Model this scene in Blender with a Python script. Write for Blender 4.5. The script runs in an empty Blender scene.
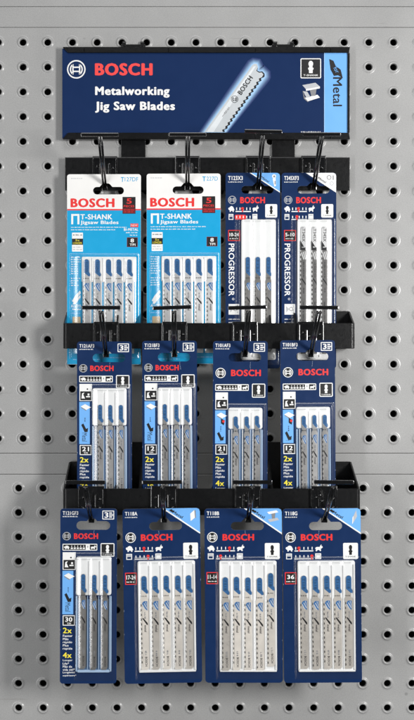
import bpy, bmesh, math, random
from mathutils import Vector, Matrix
from mathutils.geometry import tessellate_polygon

random.seed(7)
C = bpy.context.scene.collection
MM = 0.001
# ---------------------------------------------------------------- scale
# the pegboard has holes every inch; that gives the size of everything else
D = 1.100                # camera to pegboard, metres
S0 = 1.0267 * MM         # metres per photo pixel on the pegboard
VX, VY = 185.0, 350.0    # photo pixel straight in front of the lens


def S(d):
    return S0 * (D - d) / D


def WX(px, d):
    return (px - VX) * S(d)


def WZ(py, d):
    return (VY - py) * S(d)


# ---------------------------------------------------------------- materials
MATS = {}


def new_mat(name):
    m = bpy.data.materials.new(name)
    m.use_nodes = True
    MATS[name] = m
    return m, m.node_tree, m.node_tree.nodes['Principled BSDF']


def plain(name, col, rough=0.45, metal=0.0, spec=0.5, coat=0.0, mottle=0.08, scale=90.0, bump=0.0, bscale=900.0):
    m, nt, b = new_mat(name)
    tc = nt.nodes.new('ShaderNodeTexCoord')
    nz = nt.nodes.new('ShaderNodeTexNoise')
    nz.inputs['Scale'].default_value = scale
    nz.inputs['Detail'].default_value = 4
    nt.links.new(tc.outputs['Object'], nz.inputs['Vector'])
    mx = nt.nodes.new('ShaderNodeMix')
    mx.data_type = 'RGBA'
    c = Vector(col)
    mx.inputs[6].default_value = (*(c * (1 - mottle)), 1)
    mx.inputs[7].default_value = (*(c * (1 + mottle)), 1)
    nt.links.new(nz.outputs['Fac'], mx.inputs[0])
    nt.links.new(mx.outputs[2], b.inputs['Base Color'])
    mr = nt.nodes.new('ShaderNodeMapRange')
    mr.inputs['To Min'].default_value = max(0.02, rough - 0.07)
    mr.inputs['To Max'].default_value = min(1.0, rough + 0.07)
    nt.links.new(nz.outputs['Fac'], mr.inputs['Value'])
    nt.links.new(mr.outputs['Result'], b.inputs['Roughness'])
    b.inputs['Metallic'].default_value = metal
    b.inputs['Specular IOR Level'].default_value = spec
    if coat:
        b.inputs['Coat Weight'].default_value = coat
        b.inputs['Coat Roughness'].default_value = 0.12
    if bump:
        n2 = nt.nodes.new('ShaderNodeTexNoise')
        n2.inputs['Scale'].default_value = bscale
        n2.inputs['Detail'].default_value = 3
        nt.links.new(tc.outputs['Object'], n2.inputs['Vector'])
        bp = nt.nodes.new('ShaderNodeBump')
        bp.inputs['Strength'].default_value = bump
        bp.inputs['Distance'].default_value = 0.0004
        nt.links.new(n2.outputs['Fac'], bp.inputs['Height'])
        nt.links.new(bp.outputs['Normal'], b.inputs['Normal'])
    return m


def board_mat():
    m, nt, b = new_mat('grey_enamel')
    tc = nt.nodes.new('ShaderNodeTexCoord')
    big = nt.nodes.new('ShaderNodeTexNoise')
    big.inputs['Scale'].default_value = 9
    big.inputs['Detail'].default_value = 6
    big.inputs['Roughness'].default_value = 0.65
    fine = nt.nodes.new('ShaderNodeTexNoise')
    fine.inputs['Scale'].default_value = 1100
    fine.inputs['Detail'].default_value = 2
    for n in (big, fine):
        nt.links.new(tc.outputs['Object'], n.inputs['Vector'])
    r1 = nt.nodes.new('ShaderNodeValToRGB')
    r1.color_ramp.elements[0].position = 0.3
    r1.color_ramp.elements[0].color = (0.318, 0.317, 0.314, 1)
    r1.color_ramp.elements[1].position = 0.7
    r1.color_ramp.elements[1].color = (0.378, 0.377, 0.372, 1)
    nt.links.new(big.outputs['Fac'], r1.inputs['Fac'])
    r2 = nt.nodes.new('ShaderNodeValToRGB')
    r2.color_ramp.elements[0].position = 0.3
    r2.color_ramp.elements[0].color = (0.86, 0.86, 0.86, 1)
    r2.color_ramp.elements[1].position = 0.72
    r2.color_ramp.elements[1].color = (1.1, 1.1, 1.1, 1)
    nt.links.new(fine.outputs['Fac'], r2.inputs['Fac'])
    mx = nt.nodes.new('ShaderNodeMix')
    mx.data_type = 'RGBA'
    mx.blend_type = 'MULTIPLY'
    mx.inputs[0].default_value = 1.0
    nt.links.new(r1.outputs['Color'], mx.inputs[6])
    nt.links.new(r2.outputs['Color'], mx.inputs[7])
    # a few small scuffs in the enamel
    sc = nt.nodes.new('ShaderNodeTexVoronoi')
    sc.inputs['Scale'].default_value = 16
    sc.inputs['Randomness'].default_value = 1.0
    nt.links.new(tc.outputs['Object'], sc.inputs['Vector'])
    r3 = nt.nodes.new('ShaderNodeValToRGB')
    r3.color_ramp.elements[0].position = 0.018
    r3.color_ramp.elements[0].color = (0.72, 0.72, 0.72, 1)
    r3.color_ramp.elements[1].position = 0.035
    r3.color_ramp.elements[1].color = (1, 1, 1, 1)
    nt.links.new(sc.outputs['Distance'], r3.inputs['Fac'])
    mx2 = nt.nodes.new('ShaderNodeMix')
    mx2.data_type = 'RGBA'
    mx2.blend_type = 'MULTIPLY'
    mx2.inputs[0].default_value = 1.0
    nt.links.new(mx.outputs[2], mx2.inputs[6])
    nt.links.new(r3.outputs['Color'], mx2.inputs[7])
    # hairline scratches
    mp = nt.nodes.new('ShaderNodeMapping')
    mp.inputs['Rotation'].default_value = (0, .5, 0)
    mp.inputs['Scale'].default_value = (3, 1, 60)
    nt.links.new(tc.outputs['Object'], mp.inputs['Vector'])
    sn = nt.nodes.new('ShaderNodeTexNoise')
    sn.inputs['Scale'].default_value = 7
    sn.inputs['Detail'].default_value = 1
    nt.links.new(mp.outputs['Vector'], sn.inputs['Vector'])
    r4 = nt.nodes.new('ShaderNodeValToRGB')
    r4.color_ramp.elements[0].position = 0.225
    r4.color_ramp.elements[0].color = (0.84, 0.83, 0.82, 1)
    r4.color_ramp.elements[1].position = 0.26
    r4.color_ramp.elements[1].color = (1, 1, 1, 1)
    nt.links.new(sn.outputs['Fac'], r4.inputs['Fac'])
    mx3 = nt.nodes.new('ShaderNodeMix')
    mx3.data_type = 'RGBA'
    mx3.blend_type = 'MULTIPLY'
    mx3.inputs[0].default_value = 1.0
    nt.links.new(mx2.outputs[2], mx3.inputs[6])
    nt.links.new(r4.outputs['Color'], mx3.inputs[7])
    nt.links.new(mx3.outputs[2], b.inputs['Base Color'])
    bp = nt.nodes.new('ShaderNodeBump')
    bp.inputs['Strength'].default_value = 0.10
    bp.inputs['Distance'].default_value = 0.0003
    nt.links.new(fine.outputs['Fac'], bp.inputs['Height'])
    nt.links.new(bp.outputs['Normal'], b.inputs['Normal'])
    b.inputs['Roughness'].default_value = 0.29
    b.inputs['Specular IOR Level'].default_value = 0.55


def black_mat(name, rough, fleck):
    m = plain(name, (0.0022, 0.0022, 0.0025), rough, spec=0.4, mottle=0.3, scale=300, bump=0.25, bscale=1400)
    m.node_tree.nodes['Principled BSDF'].inputs['Coat Weight'].default_value = fleck
    m.node_tree.nodes['Principled BSDF'].inputs['Coat Roughness'].default_value = .1
    return m


def clear_mat():
    m = bpy.data.materials.new('clear_plastic')
    m.use_nodes = True
    MATS['clear_plastic'] = m
    nt = m.node_tree
    nt.nodes.clear()
    out = nt.nodes.new('ShaderNodeOutputMaterial')
    tr = nt.nodes.new('ShaderNodeBsdfTransparent')
    tr.inputs['Color'].default_value = (0.97, 0.975, 0.98, 1)
    gl = nt.nodes.new('ShaderNodeBsdfGlossy')
    gl.inputs['Roughness'].default_value = 0.19
    fr = nt.nodes.new('ShaderNodeLayerWeight')     # Schlick: 4 % facing, rising to 1 at grazing
    fr.inputs['Blend'].default_value = 0.5
    pw = nt.nodes.new('ShaderNodeMath')
    pw.operation = 'POWER'
    pw.inputs[1].default_value = 5.0
    nt.links.new(fr.outputs['Facing'], pw.inputs[0])
    mu = nt.nodes.new('ShaderNodeMath')
    mu.operation = 'MULTIPLY_ADD'
    mu.inputs[1].default_value = 0.75
    mu.inputs[2].default_value = 0.085
    nt.links.new(pw.outputs[0], mu.inputs[0])
    mx = nt.nodes.new('ShaderNodeMixShader')
    nt.links.new(mu.outputs[0], mx.inputs[0])
    nt.links.new(tr.outputs[0], mx.inputs[1])
    nt.links.new(gl.outputs[0], mx.inputs[2])
    nt.links.new(mx.outputs[0], out.inputs['Surface'])


board_mat()
plain('navy_print', (0.0042, 0.0215, 0.083), 0.34, spec=.3, coat=0.2, mottle=0.12, bump=0.06, bscale=260)
plain('sign_navy', (0.0036, 0.0195, 0.080), 0.5, spec=.15, mottle=0.05, bump=0.03)
plain('cyan_print', (0.003, 0.33, 0.62), 0.36, coat=0.25, mottle=0.05, bump=0.06, bscale=260)
plain('sky_blue_print', (0.15, 0.40, 0.80), 0.40, mottle=0.04)
plain('pale_blue_print', (0.30, 0.52, 0.82), 0.40, mottle=0.04)
plain('white_print', (0.80, 0.80, 0.79), 0.40, mottle=0.03)
plain('white_card', (0.80, 0.79, 0.77), 0.40, coat=0.2, mottle=0.03, bump=0.06, bscale=260)
plain('red_print', (0.74, 0.03, 0.028), 0.42, mottle=0.04)
plain('sign_red', (0.80, 0.06, 0.055), 0.42, mottle=0.03)
plain('dark_red_print', (0.16, 0.008, 0.012), 0.42)
plain('black_print', (0.008, 0.008, 0.009), 0.42)
plain('grey_print', (0.22, 0.22, 0.23), 0.45)
plain('light_grey_print', (0.45, 0.46, 0.48), 0.45)
plain('yellow_print', (0.85, 0.72, 0.05), 0.42)
plain('tan_print', (0.48, 0.37, 0.22), 0.45)
plain('steel_blue_print', (0.11, 0.20, 0.36), 0.42)
plain('slate_print', (0.10, 0.18, 0.31), 0.42)
plain('halo_outer', (0.03, 0.085, 0.26), 0.42)
plain('halo_mid', (0.10, 0.24, 0.50), 0.42)
plain('halo_inner', (0.30, 0.50, 0.78), 0.42)
plain('blade_picture', (0.50, 0.53, 0.55), 0.42, mottle=0.10, scale=60)
plain('blade_picture_pale', (0.66, 0.69, 0.71), 0.42)
plain('card_edge', (0.40, 0.42, 0.46), 0.6)
plain('white_tray', (0.84, 0.84, 0.83), 0.38, coat=0.3, mottle=0.02)
plain('blade_steel', (0.60, 0.555, 0.50), 0.36, metal=0.25, mottle=0.12, scale=160)
plain('dark_blade_steel', (0.30, 0.285, 0.265), 0.36, metal=0.35, mottle=0.14, scale=160)
plain('bright_blade_steel', (0.62, 0.61, 0.605), 0.34, metal=0.25, mottle=0.12, scale=160)
plain('blade_paint', (0.028, 0.12, 0.29), 0.35, mottle=0.35, scale=420)
plain('blade_paint_dark', (0.008, 0.03, 0.085), 0.4)
plain('worn_ink', (0.30, 0.34, 0.42), 0.6)
plain('gullet_shade', (0.05, 0.045, 0.04), 0.6)
plain('gullet_soft', (0.38, 0.36, 0.33), 0.5)
plain('pale_mark', (0.62, 0.64, 0.66), 0.4)
plain('dark_grey_print', (0.035, 0.03, 0.03), 0.45)
for _i, _f in enumerate((.82, .92, 1.0, 1.08)):
    plain('blade_steel_%d' % _i, Vector((0.68, 0.63, 0.565)) * _f, .30 + .03 * _i, metal=.26 - .05 * _i, mottle=.16, scale=130)
    plain('mid_blade_steel_%d' % _i, Vector((0.43, 0.42, 0.41)) * _f, .30 + .03 * _i, metal=.45, mottle=.2, scale=130)
    plain('dark_blade_steel_%d' % _i, Vector((0.27, 0.26, 0.245)) * _f, .30 + .03 * _i, metal=.45, mottle=.22, scale=130)
    plain('bright_blade_steel_%d' % _i, Vector((0.68, 0.675, 0.67)) * _f, .28 + .03 * _i, metal=.26 - .05 * _i, mottle=.16, scale=130)
plain('coated_steel', (0.17, 0.165, 0.16), 0.38, metal=.3, mottle=.25, scale=200)
plain('frosted_edge_glow', (0.40, 0.54, 0.72), 0.32, coat=.3)
plain('blade_mark_blue', (0.035, 0.145, 0.36), 0.4)
black_mat('black_metal', 0.30, .25)
black_mat('black_plastic', 0.17, .8)
plain('board_inside', (0.012, 0.012, 0.012), 0.9)
clear_mat()


# ---------------------------------------------------------------- mesh builder
class MB:
    """collects polygons with a material each and links them as ONE object"""

    def __init__(self):
        self.v, self.f, self.m, self.sm = [], [], [], []
        self.slots = []

    def slot(self, mat):
        if mat not in self.slots:
            self.slots.append(mat)
        return self.slots.index(mat)

    def face(self, pts, mat, smooth=False):
        n = len(self.v)
        self.v += [tuple(p) for p in pts]
        self.f.append(tuple(range(n, n + len(pts))))
        self.m.append(self.slot(mat))
        self.sm.append(smooth)

    def faces(self, verts, faces, mat, smooth=False):
        n = len(self.v)
        s = self.slot(mat)
        self.v += [tuple(p) for p in verts]
        for f in faces:
            self.f.append(tuple(i + n for i in f))
            self.m.append(s)
            self.sm.append(smooth)

    def bm(self, b, mat, M=Matrix(), smooth=False):
        b.verts.ensure_lookup_table()
        b.verts.index_update()
        self.faces([M @ v.co for v in b.verts], [[v.index for v in f.verts] for f in b.faces], mat, smooth)
        b.free()

    def box(self, lo, hi, mat, bev=0.0, M=Matrix()):
        b = bmesh.new()
        bmesh.ops.create_cube(b, size=1.0)
        for v in b.verts:
            v.co = Vector([lo[i] + (v.co[i] + .5) * (hi[i] - lo[i]) for i in range(3)])
        if bev:
            bmesh.ops.bevel(b, geom=b.edges[:], offset=bev, segments=2, affect='EDGES', profile=0.6)
        self.bm(b, mat, M)

    def build(self, name, parent=None, loc=(0, 0, 0), roty=0.0, merge=False):
        me = bpy.data.meshes.new(name)
        me.from_pydata(self.v, [], self.f)
        for s in self.slots:
            me.materials.append(MATS[s])
        me.polygons.foreach_set('material_index', self.m)
        me.polygons.foreach_set('use_smooth', self.sm)
        me.update()
        o = bpy.data.objects.new(name, me)
        C.objects.link(o)
        o.location = loc
        o.rotation_euler = (0, roty, 0)
        if parent:
            o.parent = parent
        return o


def empty(name, loc, label, cat, group=None, roty=0.0):
    o = bpy.data.objects.new(name, None)
    o.empty_display_size = 0.02
    C.objects.link(o)
    o.location = loc
    o.rotation_euler = (0, roty, 0)
    o['label'] = label
    o['category'] = cat
    if group:
        o['group'] = group
    return o


# ---------------------------------------------------------------- lettering
_tc = {}


def glyphs(s, bold):
    k = (s, bold)
    if k in _tc:
        return _tc[k]
    cu = bpy.data.curves.new('t', 'FONT')
    cu.body = s
    cu.size = 1.0
    cu.resolution_u = 3
    cu.space_character = 1.0 + bold * 1.6
    ob = bpy.data.objects.new('t', cu)
    C.objects.link(ob)
    dg = bpy.context.evaluated_depsgraph_get()
    me = bpy.data.meshes.new_from_object(ob.evaluated_get(dg))
    vs = [(v.co.x, v.co.y) for v in me.vertices]
    fs = [tuple(p.vertices) for p in me.polygons]
    bpy.data.objects.remove(ob)
    bpy.data.curves.remove(cu)
    bpy.data.meshes.remove(me)
    if bold >= .03:                     # a heavier weight: the outline struck several times, a hair apart
        b = bold * .62
        n = len(vs)
        nv, nf = [], []
        for q, (ox, oy) in enumerate(((0, 0), (b, 0), (-b, 0), (0, b * .55), (0, -b * .55), (b * .7, b * .4), (-b * .7, b * .4), (b * .7, -b * .4), (-b * .7, -b * .4))):
            nv += [(x + ox, y + oy, q) for x, y in vs]
            nf += [tuple(i + n * q for i in f) for f in fs]
        vs, fs = nv, nf
    else:
        vs = [(x, y, 0) for x, y in vs]
    xs = [v[0] for v in vs]
    ys = [v[1] for v in vs]
    x0, x1, y0, y1 = min(xs), max(xs), min(ys), max(ys)
    vs = [((x - x0) / (x1 - x0), (y - y0) / (y1 - y0), q * 3e-6) for x, y, q in vs]
    _tc[k] = (vs, fs)
    return _tc[k]


class Sheet(MB):
    """a flat printed sheet: coordinates in photo pixels of its own plane, layers a hair apart"""

    def __init__(self, d, hx, hy, base=0.0):
        super().__init__()
        self.s = S(d)
        self.hx, self.hy, self.base = hx, hy, base

    def p(self, x, y, h):
        return ((x - self.hx) * self.s, -h, (self.hy - y) * self.s)

    def H(self, layer):
        return self.base + layer * 0.00005

    def poly(self, pts, mat, layer=1):
        # counter-clockwise as seen from the front
        a = sum(pts[i - 1][0] * pts[i][1] - pts[i][0] * pts[i - 1][1] for i in range(len(pts)))
        if a > 0:
            pts = pts[::-1]
        h = self.H(layer)
        if len(pts) <= 4:
            self.face([self.p(x, y, h) for x, y in pts], mat)
        else:
            tri = tessellate_polygon([[Vector((x, -y, 0)) for x, y in pts]])
            vs = [self.p(x, y, h) for x, y in pts]
            out = []
            for t in tri:
                q = [Vector((pts[i][0], -pts[i][1])) for i in t]
                c = (q[1] - q[0]).cross(q[2] - q[0])
                out.append(t if c > 0 else (t[0], t[2], t[1]))
            self.faces(vs, out, mat)

    def rect(self, x0, y0, x1, y1, mat, layer=1, r=0.0):
        self.poly(rrect(x0, y0, x1, y1, r), mat, layer)

    def frame(self, x0, y0, x1, y1, w, line, fill, layer=1, r=0.8):
        self.rect(x0, y0, x1, y1, line, layer, r)
        self.rect(x0 + w, y0 + w, x1 - w, y1 - w, fill, layer + 1, max(0, r - w))

    def disc(self, cx, cy, r, mat, layer=1, n=20):
        self.poly([(cx + r * math.cos(i * 2 * math.pi / n), cy + r * math.sin(i * 2 * math.pi / n)) for i in range(n)], mat, layer)

    def ring(self, cx, cy, r0, r1, mat, layer=1, a0=0.0, a1=360.0, n=28):
        h = self.H(layer)
        for i in range(n):
            t0 = math.radians(a0 + (a1 - a0) * i / n)
            t1 = math.radians(a0 + (a1 - a0) * (i + 1) / n)
            q = [(cx + r * math.cos(t), cy - r * math.sin(t)) for r, t in ((r0, t0), (r1, t0), (r1, t1), (r0, t1))]
            self.face([self.p(x, y, h) for x, y in q], mat)

    def text(self, s, x0, y0, x1, y1, mat, layer=3, bold=0.02, rot=0):
        """fit the words into the box; rot 90 reads downwards, -90 upwards"""
        vs, fs = glyphs(s, bold)
        h = self.H(layer)
        out = []
        for u, v, dz in vs:
            if rot == 0:
                x, y = x0 + u * (x1 - x0), y1 - v * (y1 - y0)
            elif rot == 90:
                x, y = x0 + v * (x1 - x0), y0 + u * (y1 - y0)
            else:
                x, y = x1 - v * (x1 - x0), y1 - u * (y1 - y0)
            out.append(self.p(x, y, h + dz))
        self.faces(out, fs, mat)

    def text_at(self, s, cx, cy, w, hgt, ang, mat, layer=3, bold=0.02):
        """words centred on a point, turned by ang degrees (anticlockwise)"""
        vs, fs = glyphs(s, bold)
        ca, sa = math.cos(math.radians(ang)), math.sin(math.radians(ang))
        out = []
        for u, v, dz in vs:
            a, b = (u - .5) * w, (v - .5) * hgt
            out.append(self.p(cx + a * ca - b * sa, cy - (a * sa + b * ca), self.H(layer) + dz))
        self.faces(out, fs, mat)

    def scribble(self, x0, x1, y, hgt, mat, layer=2, vertical=False, word=(1.6, 4.2), gap=0.7):
        """a line of print too small to read"""
        st = hgt * .30

        def bar(a0, b0, a1, b1):
            if vertical:
                self.rect(y + hgt - b1, a0, y + hgt - b0, a1, mat, layer)
            else:
                self.rect(a0, y + b0, a1, y + b1, mat, layer)

        x = x0
        while x < x1 - 0.5:
            e = min(x + random.uniform(*word), x1)
            while x < e - .25:
                lw = hgt * random.choice((.45, .62, .62, .7, .3))
                tall = random.random() < .35
                t0 = 0 if tall else hgt * .24
                kind = random.random()
                bar(x, t0, x + st, hgt)
                if lw > hgt * .4:
                    if kind < .6:
                        bar(x + lw - st, hgt * .24, x + lw, hgt)
                    if kind < .75:
                        bar(x + st, hgt * .24, x + lw - (st if kind < .6 else 0), hgt * .24 + st * .7)
                    if kind > .35:
                        bar(x + st, hgt - st * .7, x + lw - (st if kind < .6 else 0), hgt)
                x += lw + hgt * .16
            x += gap

    def emblem(self, cx, cy, r, line, layer=2, back=None):
        if back:
            self.disc(cx, cy, r, back, layer - 1, 28)
        self.ring(cx, cy, r * .86, r, line, layer)
        for a in (0, 180):
            self.ring(cx, cy, r * .56, r * .70, line, layer, a - 55, a + 55, 14)
        for sx in (-1, 1):
            x = cx + sx * r * .36
            self.rect(x - r * .07, cy - r * .56, x + r * .07, cy + r * .56, line, layer)
        for sy in (-1, 1):
            y = cy + sy * r * .22
            self.rect(cx - r * .29, y - r * .07, cx + r * .29, y + r * .07, line, layer)

    def shank_icon(self, x0, y0, x1, y1, line, fill, fig, layer=1, words=True, words_mat=None):
        self.frame(x0, y0, x1, y1, 0.9, line, fill, layer, 1.2)
        cx, w, hh = (x0 + x1) / 2, (x1 - x0), (y1 - y0)
        q = lambda u, v: (cx + u * w, y0 + v * hh)
        self.poly([q(-.05, .13), q(.05, .13), q(.11, .22), q(.11, .33), q(.08, .38), q(.08, .46), q(.13, .48), q(.13, .55),
                   q(.09, .58), q(.09, .74), q(-.09, .74), q(-.09, .58), q(-.13, .55), q(-.13, .48), q(-.08, .46),
                   q(-.08, .38), q(-.11, .33), q(-.11, .22)], fig, layer + 2)
        if words:
            self.text('T-SHANK', x0 + w * .14, y0 + hh * .80, x1 - w * .14, y0 + hh * .89, words_mat or fig, layer + 2, 0.03)

    def turtle(self, x, y, w, h, mat, layer=2):
        q = lambda u, v: (x + u * w, y + v * h)
        self.poly([q(0, .45), q(.08, .25), q(.2, .3), q(.3, .12), (x + .55 * w, y), q(.8, .15), q(.95, .5), q(1, .7), q(.9, .75),
                   q(.88, 1), q(.72, 1), q(.7, .8), q(.42, .8), q(.4, 1), q(.24, 1), q(.22, .7), q(.08, .65)], mat, layer)

    def rabbit(self, x, y, w, h, mat, layer=2):
        q = lambda u, v: (x + u * w, y + v * h)
        self.poly([q(0, .55), q(.12, .38), q(.4, .35), q(.58, .38), q(.66, .2), q(.78, 0), q(.84, .04), q(.78, .24), q(.92, .22), q(1, .42),
                   q(.86, .56), q(.72, .62), q(.78, .9), q(.66, 1), q(.5, .78), q(.3, .82), q(.2, 1), q(.06, .95), q(.1, .75)], mat, layer)


def rrect(x0, y0, x1, y1, r, n=4):
    if r <= 0:
        return [(x0, y0), (x1, y0), (x1, y1), (x0, y1)]
    out = []
    for cx, cy, a in ((x0 + r, y0 + r, 180), (x1 - r, y0 + r, 270), (x1 - r, y1 - r, 0), (x0 + r, y1 - r, 90)):
        for i in range(n + 1):
            t = math.radians(a + 90 * i / n)
            out.append((cx + r * math.cos(t), cy + r * math.sin(t)))
    return out


def slot_outline(x0, y0, x1, y1, ntop, nx, nw):
    """hanging slot: a stadium with a small notch rising from the middle of its upper edge"""
    r = (y1 - y0) / 2
    out = []
    for i in range(9):
        t = math.radians(90 + 180 * i / 8)
        out.append((x0 + r + r * math.cos(t), (y0 + y1) / 2 - r * math.sin(t)))
    for i in range(9):
        t = math.radians(270 + 180 * i / 8)
        out.append((x1 - r + r * math.cos(t), (y0 + y1) / 2 - r * math.sin(t)))
    q = (y0 - ntop) * 0.7
    out += [(nx + nw / 2 + q, y0), (nx + nw / 2, ntop + .8), (nx + nw / 2 - 1.2, ntop), (nx - nw / 2 + 1.2, ntop), (nx - nw / 2, ntop + .8), (nx - nw / 2 - q, y0)]
    return out


CARD_T = 0.0005


def cardboard(sh, outline, hole, front, edge='card_edge'):
    """the card itself, with its hanging slot cut right through"""
    loops = [outline, hole]
    flat = [p for l in loops for p in l]
    tri = tessellate_polygon([[Vector((x, -y, 0)) for x, y in l] for l in loops])
    for h, mat, up in ((CARD_T, front, True), (0.0, 'white_card', False)):
        fs = []
        for t in tri:
            q = [Vector((flat[i][0], -flat[i][1])) for i in t]
            c = (q[1] - q[0]).cross(q[2] - q[0]) > 0
            fs.append(t if c == up else (t[0], t[2], t[1]))
        sh.faces([sh.p(x, y, h) for x, y in flat], fs, mat)
    for l in loops:
        n = len(l)
        for i in range(n):
            a, b = l[i], l[(i + 1) % n]
            sh.face([sh.p(*a, 0), sh.p(*b, 0), sh.p(*b, CARD_T), sh.p(*a, CARD_T)], edge)


def slab(mb, sh, pts, h0, h1, mat, top_mat=None, bev=0.0):
    """a thick piece with the outline pts between two heights above the card back"""
    a = sum(pts[i - 1][0] * pts[i][1] - pts[i][0] * pts[i - 1][1] for i in range(len(pts)))
    if a > 0:
        pts = pts[::-1]
    n = len(pts)
    if bev:
        cx = sum(p[0] for p in pts) / n
        cy = sum(p[1] for p in pts) / n
        inner = []
        for i in range(n):
            p0, p1, p2 = Vector(pts[i - 1]), Vector(pts[i]), Vector(pts[(i + 1) % n])
            e1, e2 = (p1 - p0), (p2 - p1)
            nn = Vector((-e1.y, e1.x)).normalized() + Vector((-e2.y, e2.x)).normalized()
            if nn.length < 1e-6:
                nn = Vector((cx, cy)) - p1
            nn.normalize()
            c1 = p1 + nn * bev
            c2 = p1 - nn * bev
            inner.append(tuple(c1 if (c1 - Vector((cx, cy))).length < (c2 - Vector((cx, cy))).length else c2))
    else:
        inner = pts
    tri = tessellate_polygon([[Vector((x, -y, 0)) for x, y in inner]])
    fs = []
    for t in tri:
        q = [Vector((inner[i][0], -inner[i][1])) for i in t]
        fs.append(t if (q[1] - q[0]).cross(q[2] - q[0]) > 0 else (t[0], t[2], t[1]))
    mb.faces([sh.p(x, y, h1) for x, y in inner], fs, top_mat or mat)
    hb = h1 - (bev * sh.s if bev else 0)
    for i in range(n):
        p, q = pts[i], pts[(i + 1) % n]
        mb.face([sh.p(*q, h0), sh.p(*p, h0), sh.p(*p, hb), sh.p(*q, hb)], mat)
        if bev:
            pi, qi = inner[i], inner[(i + 1) % n]
            mb.face([sh.p(*q, hb), sh.p(*p, hb), sh.p(*pi, h1), sh.p(*qi, h1)], mat)


BL0, BL1 = 0.0018, 0.0028      # back and front of the blades above the card back


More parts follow.
